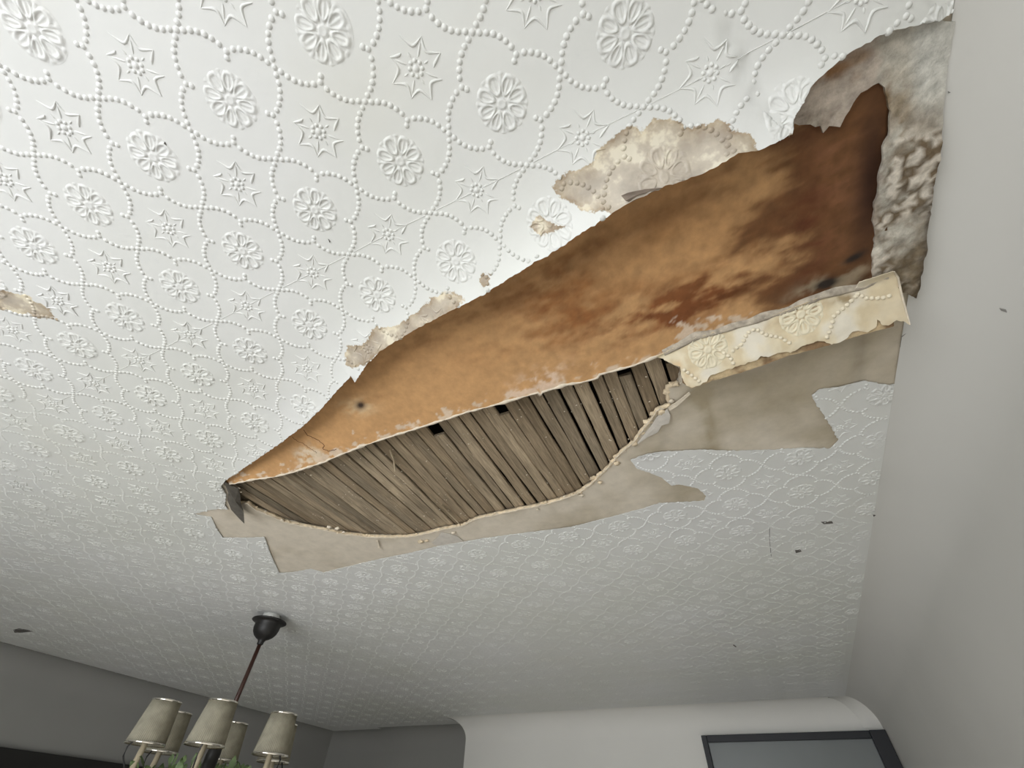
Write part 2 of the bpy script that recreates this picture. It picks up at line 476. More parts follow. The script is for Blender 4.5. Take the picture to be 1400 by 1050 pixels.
paper = mk('wallpaper', V, F, M_paper, ceiling, attrs={'stain': st[SR]})

# floorboards of the storey above and joists: the dark cavity behind the laths
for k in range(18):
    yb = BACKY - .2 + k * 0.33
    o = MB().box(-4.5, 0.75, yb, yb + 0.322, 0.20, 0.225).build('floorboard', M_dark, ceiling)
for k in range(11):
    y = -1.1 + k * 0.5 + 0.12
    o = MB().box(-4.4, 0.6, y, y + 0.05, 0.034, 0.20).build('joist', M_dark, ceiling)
o = MB().box(-4.6, 0.8, BACKY - .3, 4.5, 0.226, 0.30).build('light_stop_slab', M_dark, ceiling)  # unseen slab added to keep sky light out of the cavity
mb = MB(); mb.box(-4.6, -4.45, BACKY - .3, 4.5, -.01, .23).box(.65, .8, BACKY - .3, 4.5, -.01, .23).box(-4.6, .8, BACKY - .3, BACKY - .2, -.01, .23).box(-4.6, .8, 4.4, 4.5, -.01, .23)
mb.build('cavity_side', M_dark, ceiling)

# ------------------------------------------------------------------ laths
x = 0.10
LW = []
k = 0
lath_rand = random.Random(5)
while x > -1.47:
    wd = lath_rand.uniform(0.024, 0.034); gap = lath_rand.choice([0.0015, 0.002, 0.003, 0.0035, 0.004, 0.005, 0.007])
    if x > -0.30: gap += 0.003
    if k == 11: gap = .009
    cx = x - wd / 2
    ang = math.radians(np.interp(cx, [-1.4, -1.15, -0.8, -0.62, -0.46, -0.3, -0.2, -0.1], [4.5, 3, -5, -4, 0.5, -3.5, -3, 1.5]) * 0.55)
    y0 = 0.30; y1 = 1.24
    if k in (2, 4, 7, 16, 22): y0 = 0.50 + lath_rand.uniform(.085, .10)
    n = 16; v = []; f = []; tone = lath_rand.uniform(0.70, 1.2); hue = lath_rand.uniform(-.02, .03)
    cols = []
    zoff = 0.0150 + lath_rand.uniform(0, 0.005); tw = lath_rand.uniform(-.0025, .0025)
    for i in range(n + 1):
        y = y0 + (y1 - y0) * i / n; yc = y - 0.8
        xm = cx - math.tan(ang) * -yc * 1.0 + 0.0012 * noise.noise(Vector((k * 3.1, y * 6, 0)))
        wl = wd / 2 + 0.0030 * noise.noise(Vector((k * 3.1, y * 9, 4))); wr = wd / 2 + 0.0030 * noise.noise(Vector((k * 5.1, y * 9, 8)))
        zz = zoff + 0.001 * noise.noise(Vector((k, y * 3, 1)))
        for (xx, z) in ((xm - wl, zz + .0015), (xm - wl + .002, zz - tw), (xm, zz), (xm + wr - .002, zz + tw), (xm + wr, zz + .0015), (xm + wr, zz + .008), (xm - wl, zz + .008)):
            v.append((xx, y, z))
            q = tone * (1 - .30 * float(ss(-1.15, -1.38, xx))) * (1 + 0.35 * noise.noise(Vector((xx * 40, y * 6, k)))) * (1 - 0.35 * max(0, noise.noise(Vector((k * .7, y * 5, 20)))))  # tone also drops at the left end for the shade there
            cols.append((0.335 * q + hue * .3, 0.265 * q, 0.180 * q - hue * .2))
    for i in range(n):
        for j in range(7):
            j2 = (j + 1) % 7; f.append((i * 7 + j, i * 7 + j2, (i + 1) * 7 + j2, (i + 1) * 7 + j))
    f.append(tuple(range(7))[::-1]); f.append(tuple(range(n * 7, n * 7 + 7)))
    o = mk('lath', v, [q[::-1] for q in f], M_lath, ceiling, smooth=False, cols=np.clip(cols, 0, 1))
    x -= wd + gap; k += 1
# splinters and lumps of old plaster keyed on the laths
for (a, b) in (((538, 622), (540, 645)), ((533, 615), (538, 628)), ((603, 690), (628, 716))):
    p, q = at(*a, .010), at(*b, .006)
    v, f = tube([(*p, .011), (*((p + q) / 2), .008), (*q, .005)], [.002, .003, .001], 5)
    mk('splinter', v, f, simple('pale_splinter', (.42, .34, .23), .9), ceiling)
def lump(c, r, seed, sub=1, flat=0.6):
    bm = bmesh.new(); bmesh.ops.create_icosphere(bm, subdivisions=sub, radius=1)
    v = []
    for p in bm.verts:
        q = p.co * (1 + .75 * noise.noise(p.co * 1.7 + Vector((seed, seed * .3, 0))))
        v.append((c[0] + q.x * r * 1.2, c[1] + q.y * r, c[2] + q.z * r * flat))
    f = [tuple(x.index for x in t.verts) for t in bm.faces]; bm.free(); return v, f
mb = MB(); rr = random.Random(3)
rim_px = ats(RIM_PX)
for i in range(420):
    xx = rr.uniform(-1.3, 0.0); yy = rr.uniform(0.56, 1.08)
    if inpoly([[xx, yy]], hole)[0] and noise.noise(Vector((xx * 7, yy * 7, 0))) > -.15:
        mb.add(*lump((xx, yy, .0135), rr.uniform(.0006, .0021), i, 1))
o = mb.build('plaster_specks', M_white_crumb, ceiling); o['kind'] = 'stuff'

# crumbling plaster rim round the lower side of the hole
def ribbon(line, z0, z1, w0, name, mat, parent, seed=0, off=0.0, n=6, cols=None):
    """uneven band that follows a broken edge"""
    L = np.asarray(line)[:, :2]; v = []; f = []
    for i in range(len(L)):
        t = L[min(i + 1, len(L) - 1)] - L[max(i - 1, 0)]; t = t / (np.hypot(*t) + 1e-9); nr = np.array([-t[1], t[0]])
        w_ = w0 * (1 + (1.1 * noise.noise(Vector((i * .17, 3, seed))) if name[0] == 'c' else 0)) * (1 + (.7 if L[i][0] > -.42 and name[0] == 'b' else 0)) * (0.75 + 1.0 * noise.noise(Vector((i * .31, seed, 0))) + .3 * noise.noise(Vector((i * .9, seed, 3))))
        zc = (z0 + z1) / 2 + .0015 * noise.noise(Vector((i * .5, seed, 7)))
        for k in range(n):
            a = 2 * math.pi * k / n
            p = L[i] + nr * (off + math.cos(a) * w_ / 2)
            v.append((p[0], p[1], zc + math.sin(a) * abs(z1 - z0) / 2 * (1 + .3 * noise.noise(Vector((i * .7, k, seed))))))
    for i in range(len(L) - 1):
        for k in range(n):
            k2 = (k + 1) % n; f.append((i * n + k, i * n + k2, (i + 1) * n + k2, (i + 1) * n + k))
    return mk(name, v, f, mat, parent)
lowrim = rim[6:-14]
ribbon(lowrim, 0.001, 0.013, 0.008, 'broken_plaster_rim', M_crumb, ceiling, 4, off=0.000)
cr = random.Random(12)
for q in range(95):
    i = cr.randrange(len(lowrim)); p = lowrim[i]; r_ = cr.uniform(.0025, .0075) * (1.3 if p[0] > -.42 else .9)
    v, f = lump((p[0] + cr.uniform(-.004, .004), p[1] + cr.uniform(-.005, .005), cr.uniform(.002, .009)), r_, q * 1.7, 1, cr.uniform(.4, .9))
    mk('plaster_crumb', v, f, M_crumb if cr.random() < .7 else M_white_crumb, ceiling, smooth=False)
ribbon(rim[16:-26], -0.0018, 0.0012, 0.0035, 'lifted_paper_lip', M_white_crumb, ceiling, 9, off=-0.004)
for (px, py, r, c) in ((450, 721, .008, 0), (461, 723, .008, 0), (575, 741, .0095, 1), (583, 740, .007, 1), (326, 668, .004, 0), (329, 673, .003, 0), (346, 660, .002, 0), (738, 540, .004, 0),
                       (425, 650, .0025, 0), (925, 526, .007, 1), (918, 549, .006, 0), (620, 729, .008, 0), (470, 728, .005, 0), (843, 634, .008, 1), (868, 608, .007, 1), (905, 564, .008, 1), (820, 660, .006, 1), (795, 678, .006, 0), (735, 697, .005, 0)):
    v, f = lump((*at(px, py, -.002), -.001), r, px, 2, .5)
    mk('plaster_crumb', v, f, M_crumb if c else M_white_crumb, ceiling)
def sliver(pts, zs, th, name, mat, parent, sub=0.004, **kw):
    """small torn sheet: outline in ceiling coordinates with its own height per corner"""
    P = np.array(pts); c = P.mean(0); zc = float(np.mean(zs))
    v = [(*c, zc)] + [(p[0], p[1], z) for p, z in zip(P, zs)]
    n = len(v); v += [(a, b, z + th) for a, b, z in v]; f = []
    m = len(P)
    for i in range(m):
        a, b = 1 + i, 1 + (i + 1) % m
        f += [(0, b, a), (n, n + a, n + b), (a, b, n + b, n + a)]
    return mk(name, v, f, mat, parent, smooth=False, **kw)
M_brownpaper = simple('brown_backed_paper', (0.085, 0.075, 0.06), .85, var=.2, vs=60)
# pale scraps of lining on the plaster near the rim
M_scrap = simple('pale_lining_scrap', (0.56, 0.52, 0.46), .8, var=.1, vs=50)
sliver(ats([(598, 735), (603, 728), (615, 730), (625, 733), (640, 745), (620, 748), (602, 749), (590, 742)]), [-.001] * 8, .002, 'lining_scrap', M_scrap, ceiling)
sliver(ats([(912, 558), (916, 566), (914, 577), (904, 580), (899, 590), (885, 597), (868, 610), (880, 595), (890, 583), (898, 570)]), [-.004, -.005, -.005, -.004, -.003, -.002, -.001, 0, 0, -.001], .0015, 'lining_scrap', M_scrap, ceiling)
sliver(ats([(941, 533), (943, 536), (925, 553), (915, 560), (913, 556), (928, 545)]), [-.007, -.007, -.006, -.004, -.003, -.005], .0012, 'lining_scrap', M_white_crumb, ceiling)
sliver(ats([(514, 739), (517, 738), (520, 748), (518, 749)]), [-.002, -.002, -.006, -.006], .0015, 'splinter', M_white_crumb, ceiling)

# ------------------------------------------------------------------ hanging stained board
def resample(L, t):
    L = np.asarray(L, float); s = np.r_[0, np.cumsum(np.hypot(*np.diff(L[:, :2], axis=0).T))]; s /= s[-1]
    return np.stack([np.interp(t, s, L[:, k]) for k in range(L.shape[1])], -1)
LOW_PX = [(311, 662, -.005), (321, 661, -.007), (346, 656, -.011), (375, 652, -.015), (400, 646, -.018), (430, 636, -.02), (446, 631, -.021), (448, 629, -.021), (500, 608, -.024), (537, 596, -.026), (611, 573, -.03),
          (640, 563, -.03), (680, 553, -.031), (735, 537, -.032), (739, 540, -.032), (742, 536, -.032), (771, 527, -.033), (794, 523, -.033), (817, 517, -.033), (820, 512, -.033), (866, 500, -.034), (897, 488, -.035), (951, 461, -.034), (1034, 438, -.031),
          (1066, 427, -.028), (1126, 404, -.024), (1174, 393, -.02), (1212, 378, -.018)]
lowc = np.array([[*at(a, b, c), c] for a, b, c in LOW_PX])
lowc_r = rough(lowc, .008, .0011, 31, closed=False)
ucurve = [(x, y - 0.035, 0.009 if x < -1.2 else 0.014) for x, y, d in sag_line[::-1] if -1.37 < x < 0.20]
ucurve[0] = (-1.385, 0.497, 0.0); ucurve += [(0.24, 0.14, .010), (0.29, 0.12, .008), (0.34, 0.12, .006), (0.40, 0.12, .006)]
ucurve = np.array(ucurve); _p = np.pad(ucurve, ((12, 12), (0, 0)), 'edge')
ucurve = np.stack([np.convolve(_p[:, k], np.ones(25) / 25, 'valid') for k in range(3)], -1)
NT, NS = 330, 96
tt = np.linspace(0, 1, NT); uc = resample(ucurve, tt); 
# match ends so that the cross lines run down the slope
lx = lowc_r[:, 0]; ux = uc[:, 0]
order = np.argsort(lx)
lc = np.stack([np.interp(np.interp(ux, [ux[0], ux[-1]], [lowc[0, 0], lowc[-1, 0]]), lx[order], lowc_r[order, k]) for k in range(3)], -1)
sgrid = np.linspace(0, 1, NS)
TV = np.zeros((NT, NS, 3)); 
for j, s in enumerate(sgrid):
    q = uc + (lc - uc) * s
    q[:, 2] = uc[:, 2] + (lc[:, 2] - uc[:, 2]) * (s ** 1.25)
    TV[:, j] = q
tvx = TV.reshape(-1, 3)
for i in range(len(tvx)):
    tvx[i, 2] += 0.0035 * noise.noise(Vector((tvx[i, 0] * 4, tvx[i, 1] * 9, 3))) * math.sin(math.pi * (i % NS) / (NS - 1))
TPX = proj(tvx)
def blob(px, cx, cy, rx, ry, ang=-20):
    a = math.radians(ang); dx = px[:, 0] - cx; dy = px[:, 1] - cy
    u = dx * math.cos(a) + dy * math.sin(a); v = -dx * math.sin(a) + dy * math.cos(a)
    return np.exp(-(u / rx) ** 2 - (v / ry) ** 2)
n1 = np.array([fbm(p[0], p[1] * 2.0, 7, 5, 1.0) for p in tvx]); n2 = np.array([fbm(p[0], p[1] * 2.2, 24, 4, 5.0) for p in tvx]); n3 = np.array([fbm(p[0], p[1], 60, 3, 8.0) for p in tvx])
tanc = np.array([0.50, 0.285, 0.125])[None] * (1 + .10 * n1[:, None])
def lay(c, t, rgb): t = np.clip(t, 0, 1)[:, None]; return c + (np.array(rgb) - c) * t
c = tanc
c = lay(c, .45 * blob(TPX, 780, 440, 120, 26) * (1 + 1.6 * n1 + n2), (.22, .08, .02))
c = lay(c, .8 * blob(TPX, 930, 415, 130, 30) * (.8 + 2.0 * n2 + n1), (.17, .055, .015))
c = lay(c, .55 * blob(TPX, 760, 400, 60, 50) * (.8 + 1.6 * n2 + n1), (.26, .10, .03))
c = lay(c, .45 * blob(TPX, 900, 330, 170, 60) * (1 + n1), (.33, .165, .06))
c = lay(c, ss(985, 1100, TPX[:, 0] + 70 * n1 + 40 * n2) * .88, (.095, .033, .008))
c = lay(c, .75 * blob(TPX, 800, 345, 130, 24, -27) * (.8 + .8 * n1 + .5 * n2), (.20, .09, .03))  # upper-edge blobs: brown mottling, deepened for shade under the sagging edge
c = lay(c, .6 * blob(TPX, 640, 430, 110, 22, -27) * (.6 + 1.4 * n1 + 1.2 * n2), (.25, .12, .045))
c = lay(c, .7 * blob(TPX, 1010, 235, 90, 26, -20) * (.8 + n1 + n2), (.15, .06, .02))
c = c * (1 + .16 * n3[:, None] * ss(600, 800, TPX[:, 0])[:, None])
c = lay(c, .65 * blob(TPX, 1145, 250, 38, 130, 8) * (.6 + 1.6 * n2 + n3), (.22, .10, .045))
c = lay(c, .95 * blob(TPX, 1190, 250, 24, 120, 5), (.035, .013, .006))
c = lay(c, .7 * blob(TPX, 1105, 320, 35, 80, 8) * (.8 + n1 + n2), (.085, .022, .006))
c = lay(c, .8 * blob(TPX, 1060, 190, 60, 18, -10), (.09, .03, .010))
c = lay(c, 1.3 * blob(TPX, 1135, 390, 45, 13) * (.7 + 2 * n2 + 1.5 * n3), (.26, .20, .13))
c = lay(c, 1.6 * blob(TPX, 1130, 388, 16, 6) + 1.4 * blob(TPX, 1168, 352, 16, 4, -28), (.02, .014, .01))
sidx = np.tile(sgrid, NT); dl = (1 - sidx) * np.repeat(np.hypot(*(lc - uc)[:, :2].T), NS)     # distance to lower edge
wr = ss(.42, .60, .55 + .55 * n2 + .5 * n3 + .18 * n1 - dl / .075) * (TPX[:, 0] < 1030)
c = lay(c, wr * .85, (.62, .50, .38))
c = lay(c, 1.3 * blob(TPX, 735, 522, 34, 13, -25) * (.5 + 2 * n2 + 2 * n3), (.64, .47, .34))
c = lay(c, 1.6 * blob(TPX, 421, 623, 14, 11) * (.8 + 2 * n3), (.62, .50, .36))
c = lay(c, 1.1 * blob(TPX, 489, 556, 20, 10, 0) * (.6 + 2 * n2), (.60, .42, .24))
c = lay(c, 1.2 * blob(TPX, 493, 554, 6, 5, 0), (.05, .03, .02))
c = lay(c, .5 * blob(TPX, 500, 530, 35, 8, 30) * (.6 + 2 * n1), (.25, .11, .04))
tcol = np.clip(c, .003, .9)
TF = [(i * NS + j, (i + 1) * NS + j, (i + 1) * NS + j + 1, i * NS + j + 1) for i in range(NT - 1) for j in range(NS - 1)]
nn = len(tvx); TV2 = np.vstack([tvx, tvx + [0, 0, .006]])
F = [q[::-1] for q in TF] + [tuple(a + nn for a in q) for q in TF]
for i in range(NT - 1):
    for j in (0, NS - 1):
        a, b = i * NS + j, (i + 1) * NS + j; F.append((a, b, b + nn, a + nn) if j else (b, a, a + nn, b + nn))
for j in range(NS - 1):
    for i in (0, NT - 1):
        a, b = i * NS + j, i * NS + j + 1; F.append((a, b, b + nn, a + nn))
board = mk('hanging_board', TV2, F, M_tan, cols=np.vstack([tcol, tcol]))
board['label'] = 'large bowed tan board with dark brown water stains hanging in the ceiling hole'
board['category'] = 'board'
def tz(x, y):
    i = np.argmin((tvx[:, 0] - x) ** 2 + (tvx[:, 1] - y) ** 2); return tvx[i, 2]
ribbon(lowc_r[(lowc_r[:, 0] < -0.06)], -.002, .006, .0085, 'crumbled_edge', M_white_crumb, board, 14)
ce = board.children[0]
# lift the ribbon to the edge height
me = ce.data
for k_, vv in enumerate(me.vertices):
    i = min(k_ // 6, len(lowc_r) - 1); vv.co.z += lowc_r[lowc_r[:, 0] < -0.06][i if i < (lowc_r[:, 0] < -0.06).sum() else -1, 2] 
# plaster still stuck on the right part of the edge
er = lowc_r[(lowc_r[:, 0] >= -0.075)]
v = []; f = []
for i, p in enumerate(er):
    t = er[min(i + 1, len(er) - 1)] - er[max(i - 1, 0)]; t = t[:2] / np.hypot(*t[:2]); nr = np.array([-t[1], t[0]])
    wv = .010 * (.9 + .9 * noise.noise(Vector((i * .2, 2, 0))))
    for (o_, z_) in ((-wv, .001), (-wv * .6, -.004), (-.001, -.0065), (.003, -.006), (.004, 0.002)):
        q = p[:2] + nr * o_; v.append((q[0], q[1], p[2] + z_ + .0015 * noise.noise(Vector((i * .6, o_ * 900, 1)))))
for i in range(len(er) - 1):
    for k in range(4): f.append((i * 5 + k, i * 5 + k + 1, (i + 1) * 5 + k + 1, (i + 1) * 5 + k))
mk('plaster_ridge', v, f, simple('grey_plaster_ridge', (.40, .35, .28), .95, var=.35, vs=70, bmp=.6), board)
# cracks
def crack(pts, wd):
    P = []
    for i in range(len(pts) - 1):
        a, b = np.array(pts[i], float), np.array(pts[i + 1], float)
        for q in range(4):
            P.append(a + (b - a) * q / 4 + np.array([noise.noise(Vector((i, q, 1))), noise.noise(Vector((i, q, 9)))]) * 1.2)
    P.append(np.array(pts[-1], float)); pts3 = []
    for p in P:
        i = np.argmin(((TPX - p) ** 2).sum(1)); pts3.append(tvx[i] + [0, 0, -.0002])
    v, f = tube(pts3, wd, 4)
    return mk('crack', v, f, simple('dark_crack', (.09, .025, .012), .9), board)
crack([(415, 587), (421, 595), (430, 599), (441, 606), (443, 610), (441, 613), (449, 617), (456, 615), (460, 614)], .0009)
crack([(399, 597), (406, 603), (417, 608), (425, 614), (433, 619)], .0006)

# ------------------------------------------------------------------ rough plaster along the wall, right of the board
PATCH_PX = [(1080, 188), (1082, 160), (1100, 115), (1140, 75), (1185, 50), (1275, 25), (1330, 20), (1300, 180), (1300, 300), (1260, 400), (1232, 395), (1190, 393), (1186, 370), (1188, 345),
            (1193, 320), (1190, 300), (1192, 275), (1197, 250), (1196, 235), (1203, 220), (1206, 200), (1214, 185), (1217, 160), (1216, 140), (1212, 120), (1204, 114), (1196, 118),
            (1180, 128), (1168, 142), (1158, 160), (1150, 172), (1136, 174), (1127, 182), (1123, 173), (1110, 171), (1095, 172), (1088, 170)]
pp = ats(PATCH_PX, -.006); pp[:, 0] = np.minimum(pp[:, 0], XR + .003)
pp = rough(pp, .006, .0018, 41)
pp[:, 0] = np.minimum(pp[:, 0], XR + .003)
gp_ = grid(pp[:, 0].min(), pp[:, 0].max(), pp[:, 1].min(), pp[:, 1].max(), .006); gp_ = gp_[inpoly(gp_, pp)]
vp, fp = cdt(pp, [], gp_)
zp = -0.002 - 0.012 * ss(.20, .34, vp[:, 1]) - .006 * ss(.40, .5, vp[:, 1])
ppx = proj(np.c_[vp, zp])
lo = ss(130, 210, ppx[:, 1]); 
for i, (x, y) in enumerate(vp):
    zp[i] += (.0006 + .0045 * lo[i]) * fbm(x, y, 45, 4, 2.0)
m1 = np.array([fbm(x, y, 16, 5, 4.0) for x, y in vp]); m2 = np.array([fbm(x, y, 55, 4, 6.0) for x, y in vp])
c = np.tile([.46, .395, .33], (len(vp), 1)) * (1 + .3 * m1[:, None])
c = lay(c, ss(1196, 1206, ppx[:, 0] + 10 * m2) * .9, (.50, .47, .40))
c = lay(c, ss(1235, 1262, ppx[:, 0]) * ss(200, 90, ppx[:, 1]) * .8, (.56, .55, .50))
c = lay(c, 1.5 * blob(ppx, 1135, 98, 45, 9, -26) * (.9 + m2), (.27, .15, .075))
c = lay(c, 1.2 * blob(ppx, 1170, 85, 14, 20, 0) * (.4 + 2 * m2), (.36, .26, .18))
c = lay(c, 1.7 * blob(ppx, 1211, 150, 7, 36, 3) * (.9 + 1.5 * m2), (.20, .125, .06))
c = lay(c, 1.3 * blob(ppx, 1228, 170, 14, 50, 5) * (.5 + 2 * m1 + m2), (.33, .27, .19))
c = lay(c, lo * (.85 + 1.8 * m1 + 1.4 * m2), (.15, .11, .068))
c = lay(c, lo * ss(.12, .24, m2 + .5 * m1) * .9, (.66, .60, .51))
c = lay(c, ss(270, 330, ppx[:, 1]) * ss(1208, 1226, ppx[:, 0]) * .85 * (.8 + m1), (.17, .13, .08))
c = lay(c, 1.5 * blob(ppx, 1197, 341, 8, 8) + 1.3 * blob(ppx, 1192, 215 + 0 * 1, 5, 22, 20) * (.5 + 2 * m2), (.72, .67, .57))
c = lay(c, ss(6, 0, np.abs(XR - vp[:, 0]) * 1000) * ss(200, 300, ppx[:, 1]) * .8, (.05, .035, .025))
V, F, SR = solid(vp, fp, zp, .004)
mk('rough_plaster', V, F, M_rough, ceiling, cols=np.clip(c[SR], .01, .9))

# ------------------------------------------------------------------ cream torn strip of wallpaper hanging by the wall
STRIP_PX = [(897, 488), (951, 462), (1034, 439), (1066, 428), (1100, 415), (1126, 405), (1140, 402), (1171, 394), (1176, 386), (1200, 378), (1222, 371), (1227, 379), (1232, 402), (1238, 425), (1243, 443), (1237, 440),
            (1225, 437), (1214, 444), (1206, 444), (1200, 437), (1198, 445), (1194, 450), (1186, 455), (1177, 453), (1166, 454), (1160, 462), (1151, 467), (1137, 471), (1130, 468), (1123, 465), (1097, 472), (1090, 476), (1086, 480),
            (1063, 482), (1050, 487), (1040, 486), (1032, 492), (1023, 495), (1005, 502), (988, 508), (971, 513), (966, 521), (956, 525), (946, 529), (938, 526), (934, 520), (931, 510), (929, 500), (911, 494)]
ZS0, ZS1 = -.037, -.060
def zstrip(P):
    # drop grows from the board's edge outward
    d, _ = segdist(P, lowc[:, :2]); e = np.interp(P[:, 0], lowc[:, 0], lowc[:, 2])
    return e - .004 - d * .42
def lift(px_list, it=4):
    q = ats(px_list, -.045)
    for _ in range(it):
        z = zstrip(q); q = np.array([at(p[0], p[1], zz) for p, zz in zip(px_list, z)])
    return q
sp = rough(lift(STRIP_PX), .0035, .0016, 51)
gs = grid(sp[:, 0].min(), sp[:, 0].max(), sp[:, 1].min(), sp[:, 1].max(), .005); gs = gs[inpoly(gs, sp)]
vs, fs = cdt(sp, [], gs); zs = zstrip(vs)
def crumple(x, y): return .0030 * noise.noise(Vector((x * 14, y * 22, 0))) + .0016 * noise.noise(Vector((x * 50, y * 50, 3)))
zs += np.array([crumple(x, y) for x, y in vs])
q1 = np.array([fbm(x, y, 14, 4, 14.0) for x, y in vs]); q2 = np.array([fbm(x, y, 50, 4, 16.0) for x, y in vs])
spx = proj(np.c_[vs, zs])
c = np.tile([.74, .655, .48], (len(vs), 1))
c = lay(c, ss(-.1, .3, q1) * .8, (.78, .73, .62))
c = lay(c, ss(.05, .35, -q1 + .4 * q2) * .6, (.62, .50, .31))
c = lay(c, ss(1160, 1200, spx[:, 0]) * .6 * (1 + q1), (.60, .50, .34))
c = lay(c, 1.2 * blob(spx, 1095, 425, 40, 9, -20) * (.6 + 2 * q2), (.42, .31, .19))
c = lay(c, 1.2 * blob(spx, 1155, 408, 14, 7, 0) * (.8 + q2), (.34, .26, .15))
c = lay(c, 1.0 * blob(spx, 925, 505, 18, 12, 30) * (.4 + 2 * q2), (.66, .5, .3))
V, F, SR = solid(vs, fs, zs, .0022)
M_cream = col_mat('cream_stained_paper', .6, None, 60, .06, .15, .001, .35)
strip = mk('torn_wallpaper_strip', V, F, M_cream, board, cols=np.clip(c[SR], 0, .95))
strip['label'] = 'cream embossed strip of torn wallpaper hanging beside the right wall'
LIN_PX = [(929, 499), (1000, 480), (1100, 450), (1180, 425), (1225, 420), (1224, 448), (1189, 457), (1134, 474), (1080, 488), (1014, 511), (975, 522), (946, 532), (934, 525)]
lp = rough(lift(LIN_PX), .006, .0010, 61)
gl = grid(lp[:, 0].min(), lp[:, 0].max(), lp[:, 1].min(), lp[:, 1].max(), .007); gl = gl[inpoly(gl, lp)]
vl, fl = cdt(lp, [], gl); zl = zstrip(vl) + .0045
q1 = np.array([fbm(x, y, 30, 4, 24.0) for x, y in vl])
c = np.tile([.24, .155, .085], (len(vl), 1)); c = lay(c, ss(-.1, .4, q1), (.52, .40, .24))
V, F, SR = solid(vl, fl, zl, .0015)
mk('torn_brown_lining', V, F, M_rough, strip, cols=np.clip(c[SR], 0, .95))
# white folded edge at the wall end of the strip
ed = lift([(1222, 371), (1227, 379), (1232, 402), (1238, 425), (1243, 443)])
v, f = tube([(*p, z - .0015) for p, z in zip(ed, zstrip(ed))], [.0012, .0018, .002, .0018, .0008], 6)
mk('folded_edge', v, f, M_white_crumb, strip)

# curled flaps of wallpaper along the sagging edge
fl1 = [(849, 267, -.074), (858, 263, -.073), (882, 258, -.071), (905, 256, -.070), (880, 267, -.060), (862, 276, -.066), (855, 274, -.074)]
sliver(np.array([at(*p) for p in fl1]), [p[2] - .002 for p in fl1], .001, 'curled_flap', simple('flap_backing', (.30, .245, .20), .85, var=.15, vs=60), paper)
fl2 = [(306, 658, -.010), (316, 664, -.008), (326, 668, -.006), (328, 676, -.006), (329, 688, -.010), (333, 700, -.026), (334, 716, -.034), (326, 708, -.028), (316, 697, -.018), (311, 684, -.008), (312, 674, -.004)]
sliver(np.array([at(*p) for p in fl2]), [p[2] for p in fl2], .001, 'dark_hanging_flap', M_brownpaper, paper)

# ------------------------------------------------------------------ embossed pattern of the wallpaper
CA, CC = 0.177, 0.177 * 0.976                  # repeat along X and along Y
def cell_xy(i, j): return np.array([-i * CA, -j * CC])
def heightgrid(n_r, n_a, R, fn):
    v = [(0, 0, fn(0, 0))]; f = []
    for i in range(1, n_r + 1):
        r = R * i / n_r
        for k in range(n_a):
            a = 2 * math.pi * k / n_a; v.append((r * math.cos(a), r * math.sin(a), fn(r, a) if i < n_r else 0.0003))
    for k in range(n_a):
        f.append((0, 1 + (k + 1) % n_a, 1 + k))
    for i in range(n_r - 1):
        for k in range(n_a):
            a, b = 1 + i * n_a + k, 1 + i * n_a + (k + 1) % n_a
            f.append((a, b, b + n_a, a + n_a))
    return np.array(v), f
def g_(x, s): return math.exp(-(x / s) ** 2)
def med_h(r, a):
    u = r / CA; h = 0
    h += .85 * (1 - ss(.036, .046, u)) * (0.75 + .25 * ss(0, .03, u))
    p = math.cos(8 * a)
    step = math.pi / 4; k = round(a / step); da = a - k * step
    fx, fy = u * math.cos(da) - .128, u * math.sin(da)             # inside its petal
    wd = .041 if k % 2 else .046; e = math.hypot(fx / .070, fy / (wd * (1 + 3.0 * fx)))
    h += .95 * g_(e - .92, .17) + .40 * (e < .9) * g_(fy, .009) + .12 * (e < 1)
    db = a - (math.floor(a / step) + .5) * step; bx, by = u * math.cos(db), u * math.sin(db)
    h += .85 * g_(by, .008) * ss(.10, .13, bx) * (1 - ss(.175, .20, bx))
    h += .8 * g_(u - .200, .009) * (abs(db) < .24) * (.6 + .4 * math.cos(db * 18))
    return float(-.0028 * min(h, 1.1) + .0005)
def ridge(mb, pts, w0, h, taper=True):
    n = len(pts); v = []; f = []
    for i, p in enumerate(pts):
        p = np.array(p); t = np.array(pts[min(i + 1, n - 1)]) - np.array(pts[max(i - 1, 0)]); t = t / (np.hypot(*t) + 1e-9); nr = np.array([-t[1], t[0]])
        k = (.35 + .65 * math.sin(math.pi * i / (n - 1))) if taper else 1
        a, b = p - nr * w0 * k, p + nr * w0 * k; m1_, m2_ = p - nr * w0 * k * .4, p + nr * w0 * k * .4
        v += [(*a, .0004), (*m1_, -h * k), (*m2_, -h * k), (*b, .0004)]
    for i in range(n - 1):
        for q in range(3): f.append((i * 4 + q, (i + 1) * 4 + q, (i + 1) * 4 + q + 1, i * 4 + q + 1))
    mb.add(v, f)
def dome(mb, x, y, r, h, n=8, z=0.0, lod=2):
    v = [(x, y, z - h)]; f = []
    rings = [(.62, .78), (1.0, -.15)] if lod == 2 else [(1.0, -.15)]
    for (q, hh) in rings:
        for k in range(n):
            a = 2 * math.pi * k / n; v.append((x + r * q * math.cos(a), y + r * q * math.sin(a), z - h * hh))
    for k in range(n): f.append((0, 1 + (k + 1) % n, 1 + k))
    if lod == 2:
        for k in range(n):
            a, b = 1 + k, 1 + (k + 1) % n; f.append((a, b, b + n, a + n))
    mb.add(v, f)
